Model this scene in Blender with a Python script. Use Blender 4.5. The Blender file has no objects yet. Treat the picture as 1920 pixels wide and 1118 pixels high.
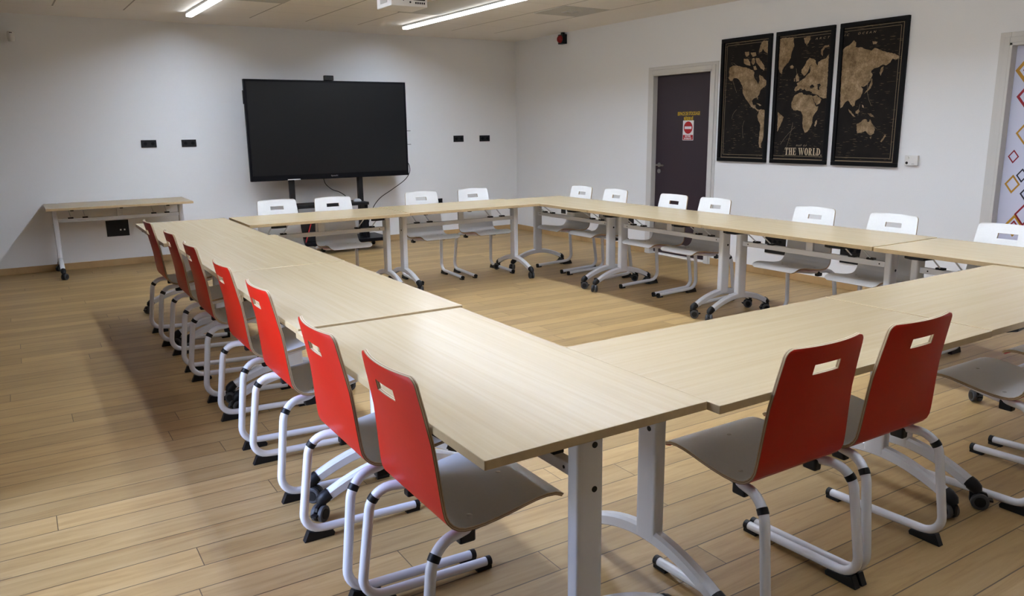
import bpy, bmesh, math, random
from mathutils import Vector, Matrix
random.seed(7)
C = bpy.context.scene.collection
SC = bpy.context.scene

# ------------------------------------------------------------------ camera
YAW, PITCH, ROLL = 0.5612, -0.2141, -0.0121
fwd = Vector((math.sin(YAW)*math.cos(PITCH), math.cos(YAW)*math.cos(PITCH), math.sin(PITCH)))
rt = Vector((math.cos(YAW), -math.sin(YAW), 0)); up = rt.cross(fwd)
r2 = rt*math.cos(ROLL)+up*math.sin(ROLL); u2 = -rt*math.sin(ROLL)+up*math.cos(ROLL)
cam_data = bpy.data.cameras.new('camera'); cam = bpy.data.objects.new('camera', cam_data); C.objects.link(cam)
M = Matrix((r2, u2, -fwd)).transposed().to_4x4(); M.translation = Vector((-6.2536, -9.7772, 1.4632))
cam.matrix_world = M
cam_data.sensor_width = 36; cam_data.lens = 36*1462/1920; cam_data.clip_start = 0.02
SC.camera = cam

# ------------------------------------------------------------------ light set-up
SC.view_settings.view_transform = 'Standard'; SC.view_settings.look = 'None'
SC.view_settings.gamma = 1; SC.view_settings.use_curve_mapping = False
SC.view_settings.exposure = 0.0
LAMP_STRENGTH = 113.0
DAY_STRENGTH = 118.0
W = bpy.data.worlds.new('world'); SC.world = W; W.use_nodes = True
bg = W.node_tree.nodes['Background']; bg.inputs[1].default_value = DAY_STRENGTH
_n, _l = W.node_tree.nodes, W.node_tree.links           # pale blue high sky; low sky darkened so window light favours the floor
_t = _n.new('ShaderNodeTexCoord'); _s = _n.new('ShaderNodeSeparateXYZ'); _r = _n.new('ShaderNodeValToRGB')
_l.new(_t.outputs['Generated'], _s.inputs[0]); _l.new(_s.outputs[2], _r.inputs[0]); _l.new(_r.outputs[0], bg.inputs[0])
_e = _r.color_ramp.elements
_e[0].position, _e[0].color = 0.45, (0.04, 0.045, 0.052, 1); _e[1].position, _e[1].color = 0.95, (0.54, 0.77, 1.50, 1)
H = 2.67                      # ceiling height
XL, YF = -6.56, -12.6          # left wall, wall behind the camera
WIN = (-7.80, -6.15, 0.05, 2.52)   # window in the left wall: y0, y1, z0, z1
pl = bpy.data.lights.new('window_daylight', 'AREA'); pl.shape = 'RECTANGLE'; pl.size = WIN[3]-WIN[2]; pl.size_y = WIN[1]-WIN[0]
pl.cycles.is_portal = True
po = bpy.data.objects.new('window_daylight', pl); C.objects.link(po)
po.location = (XL-0.36, (WIN[0]+WIN[1])/2, (WIN[2]+WIN[3])/2); po.rotation_euler = (0, -math.pi/2, 0)

# ------------------------------------------------------------------ materials
MAT = {}
def newmat(name):
    m = bpy.data.materials.new(name); m.use_nodes = True; MAT[name] = m
    return m, m.node_tree.nodes, m.node_tree.links, m.node_tree.nodes['Principled BSDF']
def plain(name, col, rough=0.5, metal=0.0, spec=0.5, coat=0.0, bump=0.0, bscale=300, var=0.0):
    m, n, l, b = newmat(name)
    b.inputs['Base Color'].default_value = (*col, 1); b.inputs['Roughness'].default_value = rough
    b.inputs['Metallic'].default_value = metal; b.inputs['Specular IOR Level'].default_value = spec
    b.inputs['Coat Weight'].default_value = coat; b.inputs['Coat Roughness'].default_value = 0.12
    tc = n.new('ShaderNodeTexCoord'); tx = n.new('ShaderNodeTexNoise'); tx.inputs['Scale'].default_value = bscale
    tx.inputs['Detail'].default_value = 3
    l.new(tc.outputs['Object'], tx.inputs['Vector'])
    if bump:
        bp = n.new('ShaderNodeBump'); bp.inputs['Strength'].default_value = bump; bp.inputs['Distance'].default_value = 0.002
        l.new(tx.outputs['Fac'], bp.inputs['Height']); l.new(bp.outputs['Normal'], b.inputs['Normal'])
    if var:
        mx = n.new('ShaderNodeMix'); mx.data_type = 'RGBA'
        mx.inputs[6].default_value = (*[c*(1-var) for c in col], 1); mx.inputs[7].default_value = (*[min(1, c*(1+var)) for c in col], 1)
        l.new(tx.outputs['Fac'], mx.inputs[0]); l.new(mx.outputs[2], b.inputs['Base Color'])
    return m
class NG:
    """small helper for math node chains"""
    def __init__(s, n, l): s.n, s.l = n, l
    def put(s, sock, v):
        if hasattr(v, 'links') or hasattr(v, 'is_output'): s.l.new(v, sock)
        else: sock.default_value = v
    def m(s, op, a, b=0.0, c=0.0):
        x = s.n.new('ShaderNodeMath'); x.operation = op
        s.put(x.inputs[0], a); s.put(x.inputs[1], b); s.put(x.inputs[2], c)
        return x.outputs[0]
    def mix(s, f, a, b, mode='MIX'):
        x = s.n.new('ShaderNodeMix'); x.data_type = 'RGBA'; x.blend_type = mode
        s.put(x.inputs[0], f)
        for k, v in ((6, a), (7, b)):
            if isinstance(v, tuple): x.inputs[k].default_value = (*v, 1)
            else: s.l.new(v, x.inputs[k])
        return x.outputs[2]
    def noise(s, vec, scale=1, detail=3, rough=0.55, dist=0.0):
        x = s.n.new('ShaderNodeTexNoise'); s.l.new(vec, x.inputs['Vector'])
        x.inputs['Scale'].default_value = scale; x.inputs['Detail'].default_value = detail
        x.inputs['Roughness'].default_value = rough; x.inputs['Distortion'].default_value = dist
        return x.outputs['Fac']
    def vec(s, x, y, z=0.0):
        c = s.n.new('ShaderNodeCombineXYZ'); s.put(c.inputs[0], x); s.put(c.inputs[1], y); s.put(c.inputs[2], z)
        return c.outputs[0]
    def ramp(s, f, stops):
        r = s.n.new('ShaderNodeValToRGB'); s.l.new(f, r.inputs[0]); e = r.color_ramp.elements
        e[0].position, e[0].color = stops[0][0], (*stops[0][1], 1); e[1].position, e[1].color = stops[-1][0], (*stops[-1][1], 1)
        for p, c in stops[1:-1]:
            q = e.new(p); q.color = (*c, 1)
        return r.outputs[0]

def floor_material():
    m, n, l, b = newmat('oak_floor'); g = NG(n, l)
    tc = n.new('ShaderNodeTexCoord'); sp = n.new('ShaderNodeSeparateXYZ'); l.new(tc.outputs['Object'], sp.inputs[0])
    x, y = sp.outputs[0], sp.outputs[1]
    PW, PL = 0.14, 1.75
    ry = g.m('DIVIDE', y, PW); row = g.m('FLOOR', ry); fy = g.m('FRACT', ry)
    wn = n.new('ShaderNodeTexWhiteNoise'); wn.noise_dimensions = '1D'; l.new(row, wn.inputs['W'])
    xo = g.m('ADD', g.m('DIVIDE', x, PL), g.m('MULTIPLY', wn.outputs['Value'], 7.3))
    pk = g.m('FLOOR', xo); fx = g.m('FRACT', xo)
    w2 = n.new('ShaderNodeTexWhiteNoise'); w2.noise_dimensions = '2D'; l.new(g.vec(row, pk), w2.inputs['Vector'])
    idv = w2.outputs['Value']
    gv = g.vec(g.m('ADD', g.m('MULTIPLY', x, 1.1), g.m('MULTIPLY', idv, 31.0)), g.m('MULTIPLY', y, 13.0), g.m('MULTIPLY', idv, 9.0))
    grain = g.noise(gv, 2.0, 5, 0.62, 0.9)
    fine = g.noise(g.vec(g.m('MULTIPLY', x, 6.0), g.m('MULTIPLY', y, 160.0), g.m('MULTIPLY', idv, 5.0)), 1.5, 2, 0.6)
    col = g.ramp(grain, [(0.28, (0.295, 0.178, 0.066)), (0.50, (0.385, 0.252, 0.103)), (0.74, (0.445, 0.308, 0.142))])
    tone = g.ramp(idv, [(0.0, (0.84, 0.82, 0.78)), (0.5, (1.0, 1.0, 1.0)), (1.0, (1.14, 1.13, 1.10))])
    col = g.mix(1.0, col, tone, 'MULTIPLY')
    col = g.mix(g.m('MULTIPLY', g.m('SUBTRACT', fine, 0.35), 0.35), col, (0.28, 0.17, 0.08))
    blot = g.noise(g.vec(g.m('MULTIPLY', x, 2.6), g.m('MULTIPLY', y, 11.0), 0.0), 1.0, 2)
    knot = g.m('MULTIPLY', g.m('GREATER_THAN', blot, 0.70), 0.30)
    col = g.mix(knot, col, (0.20, 0.11, 0.045))
    ey = g.m('MINIMUM', fy, g.m('SUBTRACT', 1.0, fy)); ex = g.m('MINIMUM', fx, g.m('SUBTRACT', 1.0, fx))
    gy = g.m('LESS_THAN', ey, 0.016); gx = g.m('LESS_THAN', ex, 0.0009)
    gap = g.m('MAXIMUM', gy, gx)
    col = g.mix(g.m('MULTIPLY', gap, 0.85), col, (0.05, 0.03, 0.015))
    l.new(col, b.inputs['Base Color'])
    rg = g.m('ADD', 0.36, g.m('MULTIPLY', grain, 0.16)); l.new(rg, b.inputs['Roughness'])
    bp = n.new('ShaderNodeBump'); bp.inputs['Strength'].default_value = 0.35; bp.inputs['Distance'].default_value = 0.002
    l.new(g.m('SUBTRACT', g.m('MULTIPLY', fine, 0.15), gap), bp.inputs['Height']); l.new(bp.outputs['Normal'], b.inputs['Normal'])
    b.inputs['Specular IOR Level'].default_value = 0.4
def wood_material(name, dark, mid, light, rough, sx=0.9, sy=26.0, coat=0.0):
    m, n, l, b = newmat(name); g = NG(n, l)
    tc = n.new('ShaderNodeTexCoord'); oi = n.new('ShaderNodeObjectInfo')
    sp = n.new('ShaderNodeSeparateXYZ'); l.new(tc.outputs['Object'], sp.inputs[0])
    x, y, z = sp.outputs
    rnd = g.m('MULTIPLY', oi.outputs['Random'], 40.0)
    v = g.vec(g.m('ADD', g.m('MULTIPLY', x, sx), rnd), g.m('ADD', g.m('MULTIPLY', y, sy), rnd), z)
    a = g.noise(v, 1.0, 5, 0.6, 1.2)
    f = g.noise(g.vec(g.m('MULTIPLY', x, 5.0), g.m('ADD', g.m('MULTIPLY', y, 190.0), rnd), z), 1.0, 2, 0.6)
    col = g.ramp(a, [(0.28, dark), (0.5, mid), (0.72, light)])
    col = g.mix(g.m('MULTIPLY', f, 0.16), col, dark)
    l.new(col, b.inputs['Base Color']); b.inputs['Roughness'].default_value = rough
    b.inputs['Coat Weight'].default_value = coat; b.inputs['Coat Roughness'].default_value = 0.15
    b.inputs['Specular IOR Level'].default_value = 0.38
def ceiling_material():
    m, n, l, b = newmat('ceiling_tiles'); g = NG(n, l)
    tc = n.new('ShaderNodeTexCoord'); sp = n.new('ShaderNodeSeparateXYZ'); l.new(tc.outputs['Object'], sp.inputs[0])
    x, y = sp.outputs[0], sp.outputs[1]
    xs = g.m('SUBTRACT', x, g.m('MULTIPLY', g.m('ADD', y, 0.72), -0.02))
    fx = g.m('FRACT', g.m('DIVIDE', g.m('ADD', xs, 5.745), 0.62)); ex = g.m('MINIMUM', fx, g.m('SUBTRACT', 1.0, fx))
    fy = g.m('FRACT', g.m('DIVIDE', g.m('ADD', y, 0.72), 0.58)); ey = g.m('MINIMUM', fy, g.m('SUBTRACT', 1.0, fy))
    inside = g.m('MULTIPLY', g.m('LESS_THAN', y, -0.72), g.m('LESS_THAN', xs, -0.77))
    a = g.m('MULTIPLY', g.m('LESS_THAN', ex, 0.0115), 0.62); c = g.m('MULTIPLY', g.m('LESS_THAN', ey, 0.012), 0.16)
    line = g.m('MULTIPLY', g.m('MAXIMUM', a, c), inside)
    nz = g.noise(tc.outputs['Object'], 90, 3)
    col = g.mix(nz, (0.85, 0.82, 0.78), (0.91, 0.88, 0.84))
    col = g.mix(line, col, (0.12, 0.10, 0.08))
    l.new(col, b.inputs['Base Color']); b.inputs['Roughness'].default_value = 0.9; b.inputs['Specular IOR Level'].default_value = 0.2
def emit_material(name, col, strength):
    m = bpy.data.materials.new(name); m.use_nodes = True; MAT[name] = m; n, l = m.node_tree.nodes, m.node_tree.links
    n.remove(n['Principled BSDF']); e = n.new('ShaderNodeEmission'); e.inputs[0].default_value = (*col, 1); e.inputs[1].default_value = strength
    l.new(e.outputs[0], n['Material Output'].inputs[0])
def glass_material():
    m = bpy.data.materials.new('window_glass'); m.use_nodes = True; MAT['window_glass'] = m; n, l = m.node_tree.nodes, m.node_tree.links
    n.remove(n['Principled BSDF']); t = n.new('ShaderNodeBsdfTransparent'); gl = n.new('ShaderNodeBsdfGlossy'); gl.inputs['Roughness'].default_value = 0.02
    fr = n.new('ShaderNodeFresnel'); fr.inputs[0].default_value = 1.45; mx = n.new('ShaderNodeMixShader')
    l.new(fr.outputs[0], mx.inputs[0]); l.new(t.outputs[0], mx.inputs[1]); l.new(gl.outputs[0], mx.inputs[2]); l.new(mx.outputs[0], n['Material Output'].inputs[0])
def map_material():
    m, n, l, b = newmat('map_sea'); g = NG(n, l)
    tc = n.new('ShaderNodeTexCoord'); sp = n.new('ShaderNodeSeparateXYZ'); l.new(tc.outputs['Object'], sp.inputs[0])
    y, z = sp.outputs[1], sp.outputs[2]
    a = g.noise(g.vec(g.m('MULTIPLY', y, 14.0), g.m('MULTIPLY', z, 120.0), 0.0), 1.0, 1, 0.5)
    c = g.noise(tc.outputs['Object'], 5.0, 2)
    fl = g.m('MULTIPLY', g.m('GREATER_THAN', a, 0.66), g.m('GREATER_THAN', c, 0.46))
    st = g.noise(tc.outputs['Object'], 9.0, 4)
    col = g.mix(st, (0.010, 0.009, 0.009), (0.024, 0.020, 0.018))
    col = g.mix(g.m('MULTIPLY', fl, 0.55), col, (0.16, 0.12, 0.07))
    l.new(col, b.inputs['Base Color']); b.inputs['Roughness'].default_value = 0.8; b.inputs['Specular IOR Level'].default_value = 0.08
def land_material():
    m, n, l, b = newmat('map_land'); g = NG(n, l)
    tc = n.new('ShaderNodeTexCoord')
    a = g.noise(tc.outputs['Object'], 14, 5, 0.65); v = n.new('ShaderNodeTexVoronoi'); v.feature = 'DISTANCE_TO_EDGE'; v.inputs['Scale'].default_value = 34
    l.new(tc.outputs['Object'], v.inputs['Vector'])
    col = g.ramp(a, [(0.3, (0.15, 0.10, 0.055)), (0.5, (0.28, 0.20, 0.115)), (0.7, (0.42, 0.31, 0.20))])
    col = g.mix(g.m('MULTIPLY', g.m('LESS_THAN', v.outputs['Distance'], 0.05), 0.35), col, (0.08, 0.05, 0.03))
    l.new(col, b.inputs['Base Color']); b.inputs['Roughness'].default_value = 0.8; b.inputs['Specular IOR Level'].default_value = 0.08

plain('wall_paint', (0.84, 0.842, 0.848), 0.85, spec=0.2, bump=0.25, bscale=160, var=0.03)
floor_material(); ceiling_material()
wood_material('beech_top', (0.455, 0.345, 0.200), (0.485, 0.375, 0.226), (0.515, 0.405, 0.255), 0.24, 0.8, 34.0)
plain('beech_edge', (0.50, 0.37, 0.20), 0.4, var=0.1, bscale=60)
wood_material('baseboard_oak', (0.36, 0.22, 0.09), (0.48, 0.31, 0.14), (0.54, 0.37, 0.18), 0.5, 2.0, 2.0)
plain('white_metal', (0.78, 0.795, 0.84), 0.24, spec=0.5, bscale=700, var=0.04)
plain('black_plastic', (0.008, 0.008, 0.009), 0.45, spec=0.3, bscale=200, var=0.2)
plain('wheel_grey', (0.055, 0.055, 0.058), 0.6)
plain('laminate_grey', (0.79, 0.785, 0.775), 0.42, bscale=90, var=0.03)
plain('red_laminate', (0.48, 0.010, 0.003), 0.40, spec=0.25, bscale=60, var=0.06)
plain('bounce_cut_paint', (0.16, 0.13, 0.125), 0.8, bump=0.2, bscale=160)  # dark tone given to the unseen left wall to cut light bounced onto chairs
plain('ply_light', (0.55, 0.42, 0.27), 0.6, bscale=60, var=0.1)
plain('ply_dark', (0.27, 0.17, 0.085), 0.6, bscale=60, var=0.1)
plain('plum_door', (0.030, 0.018, 0.026), 0.5, bscale=120, var=0.1)
plain('frame_paint', (0.63, 0.615, 0.59), 0.6, spec=0.3)
plain('brushed_metal', (0.55, 0.53, 0.50), 0.3, metal=1.0)
plain('bezel_black', (0.003, 0.003, 0.005), 0.4, spec=0.15)
plain('screen_black', (0.0105, 0.0105, 0.011), 0.28, spec=0.22)
plain('logo_grey', (0.35, 0.35, 0.35), 0.5)
plain('white_plastic', (0.75, 0.74, 0.72), 0.4)
plain('sign_white', (0.80, 0.79, 0.80), 0.5)
plain('sign_red', (0.42, 0.004, 0.008), 0.5)
plain('sign_yellow', (0.62, 0.42, 0.01), 0.5)
plain('map_gold', (0.34, 0.26, 0.15), 0.6)
plain('frame_black', (0.004, 0.004, 0.005), 0.5, spec=0.15)
plain('film_white', (0.66, 0.68, 0.84), 0.4)
plain('film_mustard', (0.50, 0.25, 0.02), 0.5)
plain('film_crimson', (0.30, 0.004, 0.02), 0.5)
plain('film_navy', (0.008, 0.006, 0.03), 0.5)
plain('vent_grey', (0.52, 0.51, 0.48), 0.8)
plain('dome_red', (0.25, 0.01, 0.01), 0.25)
plain('cable_black', (0.01, 0.01, 0.01), 0.5)
plain('cable_red', (0.35, 0.01, 0.015), 0.5)
plain('lamp_housing', (0.6, 0.6, 0.6), 0.4)
emit_material('lamp_diffuser', (0.865, 0.985, 1.17), LAMP_STRENGTH)
emit_material('lamp_side', (0.96, 0.98, 1.0), 9.0)
glass_material(); map_material(); land_material()

# ------------------------------------------------------------------ geometry helpers
class G:
    def __init__(s): s.v, s.f, s.mi, s.mats = [], [], [], []
    def mid(s, m):
        if m not in s.mats: s.mats.append(m)
        return s.mats.index(m)
    def add(s, verts, faces, mat):
        o = len(s.v); s.v += [tuple(p) for p in verts]; k = s.mid(mat)
        for f in faces: s.f.append(tuple(i+o for i in f)); s.mi.append(k)
        return s
    def box(s, x0, x1, y0, y1, z0, z1, mat, T=None):
        v = [Vector(p) for p in ((x0,y0,z0),(x1,y0,z0),(x1,y1,z0),(x0,y1,z0),(x0,y0,z1),(x1,y0,z1),(x1,y1,z1),(x0,y1,z1))]
        if T is not None: v = [T @ p for p in v]
        return s.add(v, [(0,3,2,1),(4,5,6,7),(0,1,5,4),(1,2,6,5),(2,3,7,6),(3,0,4,7)], mat)
    def prism(s, pts, axis, a, b, mat):
        """closed polygon pts in the two other axes, extruded from a to b along axis"""
        def P(p, t): return (t, p[0], p[1]) if axis == 0 else ((p[0], t, p[1]) if axis == 1 else (p[0], p[1], t))
        n = len(pts); v = [P(p, a) for p in pts]+[P(p, b) for p in pts]
        f = [tuple(range(n))[::-1], tuple(range(n, 2*n))]+[(i, (i+1) % n, (i+1) % n+n, i+n) for i in range(n)]
        return s.add(v, f, mat)
    def tube(s, path, r, mat, n=12, sx=1.0, upv=None):
        path = [Vector(p) for p in path]; rings = []; N = len(path)
        t0 = (path[1]-path[0]).normalized(); nrm = upv or t0.orthogonal().normalized()
        nrm = (nrm-t0*nrm.dot(t0)).normalized()
        for i, p in enumerate(path):
            t = (path[min(i+1, N-1)]-path[max(i-1, 0)]).normalized()
            nrm = (nrm-t*nrm.dot(t)).normalized(); bi = t.cross(nrm)
            rr = r[i] if isinstance(r, (list, tuple)) else r
            rings.append([p+nrm*(rr*math.cos(2*math.pi*k/n))+bi*(rr*sx*math.sin(2*math.pi*k/n)) for k in range(n)])
        v = [q for rg in rings for q in rg]; f = []
        for i in range(N-1):
            for k in range(n):
                a, b = i*n+k, i*n+(k+1) % n; f.append((a, b, b+n, a+n))
        f.append(tuple(range(n))[::-1]); f.append(tuple(range((N-1)*n, N*n)))
        return s.add(v, f, mat)
    def lathe(s, prof, mat, n=20, T=None):
        """profile (r, h) turned about z, then placed by T"""
        v, f = [], []
        for r, h in prof:
            for k in range(n):
                a = 2*math.pi*k/n; p = Vector((r*math.cos(a), r*math.sin(a), h)); v.append(T @ p if T is not None else p)
        for i in range(len(prof)-1):
            for k in range(n):
                a, b = i*n+k, i*n+(k+1) % n; f.append((a, b, b+n, a+n))
        f.append(tuple(range(n))[::-1]); f.append(tuple(range((len(prof)-1)*n, len(prof)*n)))
        return s.add(v, f, mat)
    def build(s, name, parent=None, smooth=False, bevel=0.0, kind=None):
        me = bpy.data.meshes.new(name); me.from_pydata(s.v, [], s.f)
        for m in s.mats: me.materials.append(MAT[m])
        me.polygons.foreach_set('material_index', s.mi)
        bm = bmesh.new(); bm.from_mesh(me); bmesh.ops.recalc_face_normals(bm, faces=bm.faces); bm.to_mesh(me); bm.free()
        if smooth:
            me.polygons.foreach_set('use_smooth', [True]*len(me.polygons))
            try: me.set_sharp_from_angle(angle=math.radians(40))
            except Exception: pass
        me.update()
        o = bpy.data.objects.new(name, me); C.objects.link(o)
        if parent is not None: o.parent = parent
        if bevel:
            b = o.modifiers.new('bevel', 'BEVEL'); b.width = bevel; b.segments = 2; b.limit_method = 'ANGLE'
        if kind: o['kind'] = kind
        return o
def tag(o, label, cat, group=None):
    o['label'] = label; o['category'] = cat
    if group: o['group'] = group
    return o
def thing(name, label, cat, loc=(0, 0, 0), rz=0.0, group=None):
    o = bpy.data.objects.new(name, None); C.objects.link(o); o.empty_display_size = 0.1
    o.location = loc; o.rotation_euler = (0, 0, rz)
    return tag(o, label, cat, group)
def copy_tree(o, parent=None):
    c = o.copy(); C.objects.link(c)
    if parent is not None: c.parent = parent
    for ch in list(o.children): copy_tree(ch, c)
    return c
def fillet(pts, rads, seg=8):
    """polyline with rounded corners"""
    pts = [Vector(p) for p in pts]; out = [pts[0]]
    for i in range(1, len(pts)-1):
        a, b, c = pts[i-1], pts[i], pts[i+1]; r = rads[i-1]
        d1, d2 = (a-b).normalized(), (c-b).normalized(); ang = d1.angle(d2)
        d = r/math.tan(ang/2); p1, p2 = b+d1*d, b+d2*d
        ce = b+(d1+d2).normalized()*(r/math.sin(ang/2)); v1, v2 = p1-ce, p2-ce
        tot = v1.angle(v2); ax = v1.cross(v2).normalized()
        for k in range(seg+1): out.append(ce+Matrix.Rotation(tot*k/seg, 3, ax) @ v1)
    out.append(pts[-1]); return out
def text_geo(string, height, width=None, bold=0.0, shear=0.0, spacing=1.0):
    """flat polygons of a line of text in the x-y plane, centred on x, baseline at 0"""
    cu = bpy.data.curves.new('lettering', 'FONT'); cu.body = string; cu.size = height/0.70; cu.align_x = 'CENTER'
    cu.offset = bold; cu.shear = shear; cu.resolution_u = 3; cu.space_character = spacing
    o = bpy.data.objects.new('lettering', cu); C.objects.link(o)
    dg = bpy.context.evaluated_depsgraph_get(); me = bpy.data.meshes.new_from_object(o.evaluated_get(dg))
    v = [tuple(p.co) for p in me.vertices]; f = [tuple(p.vertices) for p in me.polygons]
    bpy.data.objects.remove(o); bpy.data.curves.remove(cu); bpy.data.meshes.remove(me)
    if width and v:
        x0, x1 = min(p[0] for p in v), max(p[0] for p in v); k = width/(x1-x0); m = (x0+x1)/2
        v = [((p[0]-m)*k, p[1], p[2]) for p in v]
    return v, f
def on_right_wall(v, y, z, x):        # lettering read by someone looking towards +x
    return [(x, y-p[0], z+p[1]) for p in v]

# ------------------------------------------------------------------ the room
def wall(name, axis, a, b, u0, u1, holes, paint='wall_paint'):
    """wall slab between a and b along axis; holes = (u0,u1,z0,z1)"""
    us = sorted({u0, u1, *[h[0] for h in holes], *[h[1] for h in holes]}); zs = sorted({0.0, H, *[h[2] for h in holes], *[h[3] for h in holes]})
    g = G()
    for i in range(len(us)-1):
        for j in range(len(zs)-1):
            mu, mz = (us[i]+us[i+1])/2, (zs[j]+zs[j+1])/2
            if any(h[0] < mu < h[1] and h[2] < mz < h[3] for h in holes): continue
            if axis == 0: g.box(a, b, us[i], us[i+1], zs[j], zs[j+1], paint)
            else: g.box(us[i], us[i+1], a, b, zs[j], zs[j+1], paint)
    return g.build(name, kind='structure')
D1 = (-3.80, -2.90, 0.0, 2.04); D2 = (-7.66, -6.70, 0.0, 2.03)
wall('wall_back', 1, 0.0, 0.2, XL-0.32, 0.2, [])
wall('wall_right', 0, 0.0, 0.2, YF, 0.0, [D1, D2])
wall('wall_left', 0, XL-0.32, XL, YF, 0.0, [WIN], 'bounce_cut_paint')
wall('wall_front', 1, YF-0.2, YF, XL-0.32, 0.2, [])
G().box(XL-0.32, 0.2, YF-0.2, 0.2, -0.1, 0.0, 'oak_floor').build('floor', kind='structure')
G().box(XL-0.32, 0.2, YF-0.2, 0.2, H, H+0.1, 'ceiling_tiles').build('ceiling', kind='structure')
G().box(XL, -0.002, -0.014, 0.0, 0.0, 0.072, 'baseboard_oak').build('baseboard_back', kind='structure', bevel=0.002)
g = G()
for y0, y1 in ((-2.825, -0.014), (-6.63, -3.875), (YF, -7.74)): g.box(-0.014, 0.0, y0, y1, 0.0, 0.072, 'baseboard_oak')
g.build('baseboard_right', kind='structure', bevel=0.002)
g = G(); g.box(XL, XL+0.014, YF, WIN[0]-0.06, 0, 0.072, 'baseboard_oak'); g.box(XL, XL+0.014, WIN[1]+0.06, -0.014, 0, 0.072, 'baseboard_oak')
g.build('baseboard_left', kind='structure')
# window in the left wall
w = thing('window_1', '', ''); del w['label'], w['category']; w['kind'] = 'structure'; w.location = (XL-0.27, (WIN[0]+WIN[1])/2, 0)
hw = (WIN[1]-WIN[0])/2; g = G()
for a, b, c, d in ((-hw, hw, WIN[2], WIN[2]+0.06), (-hw, hw, WIN[3]-0.06, WIN[3]), (-hw, -hw+0.06, WIN[2], WIN[3]), (hw-0.06, hw, WIN[2], WIN[3]), (-hw/3-0.03, -hw/3+0.03, WIN[2], WIN[3]), (hw/3-0.03, hw/3+0.03, WIN[2], WIN[3])):
    g.box(-0.035, 0.035, a, b, c, d, 'frame_paint')
g.build('window_frame', w)
for k in (-1, 0, 1): G().box(-0.004, 0.004, k*hw*2/3-hw/3+0.03, k*hw*2/3+hw/3-0.03, WIN[2]+0.06, WIN[3]-0.06, 'window_glass').build('pane', w)
# storage door
d = thing('door_1', '', '', (0, 0, 0)); del d['label'], d['category']; d['kind'] = 'structure'
g = G()
for x0, x1, wd in ((-0.008, 0.0, 0.078), (-0.020, -0.008, 0.045)):
    g.box(x0, x1, D1[1], D1[1]+wd, 0, D1[3]+wd, 'frame_paint'); g.box(x0, x1, D1[0]-wd, D1[0], 0, D1[3]+wd, 'frame_paint'); g.box(x0, x1, D1[0], D1[1], D1[3], D1[3]+wd, 'frame_paint')
g.box(-0.02, 0.11, D1[1]-0.018, D1[1], 0, D1[3], 'frame_paint'); g.box(-0.02, 0.11, D1[0], D1[0]+0.018, 0, D1[3], 'frame_paint'); g.box(-0.02, 0.11, D1[0], D1[1], D1[3]-0.018, D1[3], 'frame_paint')
g.build('door_frame', d, bevel=0.002)
leaf = G().box(0.045, 0.085, D1[0]+0.019, D1[1]-0.019, 0.018, D1[3]-0.019, 'plum_door').build('door_leaf', d, bevel=0.002)
G().box(0.040, 0.046, D1[0]+0.02, D1[1]-0.02, 0.004, 0.022, 'white_plastic').build('bottom_strip', leaf)
g = G(); T = Matrix.Translation((0.045, -2.985, 1.035)) @ Matrix.Rotation(-math.pi/2, 4, 'Y')
g.lathe([(0.026, 0), (0.026, 0.008), (0.010, 0.010), (0.010, 0.05)], 'brushed_metal', T=T)
g.tube(fillet([(0.0, -2.985, 1.035), (-0.015, -2.985, 1.035), (-0.015, -3.115, 1.032)], [0.012], 5), 0.0095, 'brushed_metal')
g.build('door_handle', leaf, smooth=True)
G().lathe([(0.026, 0), (0.026, 0.008), (0.012, 0.010), (0.012, 0.014)], 'brushed_metal', T=Matrix.Translation((0.045, -2.985, 0.965)) @ Matrix.Rotation(-math.pi/2, 4, 'Y')).build('lock_rosette', leaf, smooth=True)
# its lettering and notice
LX = 0.0445
g = G()
for s, ww, zz in (('ESPACE DE STOCKAGE', 0.335, 1.583), ('RÉSERVÉ', 0.14, 1.528)):
    v, f = text_geo(s, 0.036, ww, 0.0015); g.add(on_right_wall(v, -3.425, zz, LX), f, 'sign_yellow')
tag(g.build('door_lettering'), 'yellow capital lettering about reserved storage on the plum door', 'lettering')
sg = thing('no_entry_sign', 'small white sign with red no-entry disc on plum door', 'sign', (LX, -3.425, 1.42))
G().box(-0.0015, 0.0, -0.081, 0.081, -0.106, 0.106, 'sign_white').build('sign_panel', sg)
g = G(); g.lathe([(0.066, 0), (0.066, 0.001)], 'sign_red', 32, Matrix.Translation((-0.0015, 0, 0.030)) @ Matrix.Rotation(-math.pi/2, 4, 'Y'))
g.build('red_disc', sg); G().box(-0.0035, -0.0025, -0.052, 0.052, 0.015, 0.043, 'sign_white').build('white_bar', sg)
G().box(-0.0025, -0.0015, -0.075, 0.075, -0.100, -0.048, 'sign_red').build('red_panel', sg)
g = G()
for s, ww, zz in (('ENTRÉE', 0.085, -0.069), ('INTERDITE', 0.11, -0.094)):
    v, f = text_geo(s, 0.017, ww, 0.001); g.add([(-0.0032, -p[0], zz+p[1]) for p in v], f, 'sign_white')
g.build('sign_text', sg)
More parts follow.
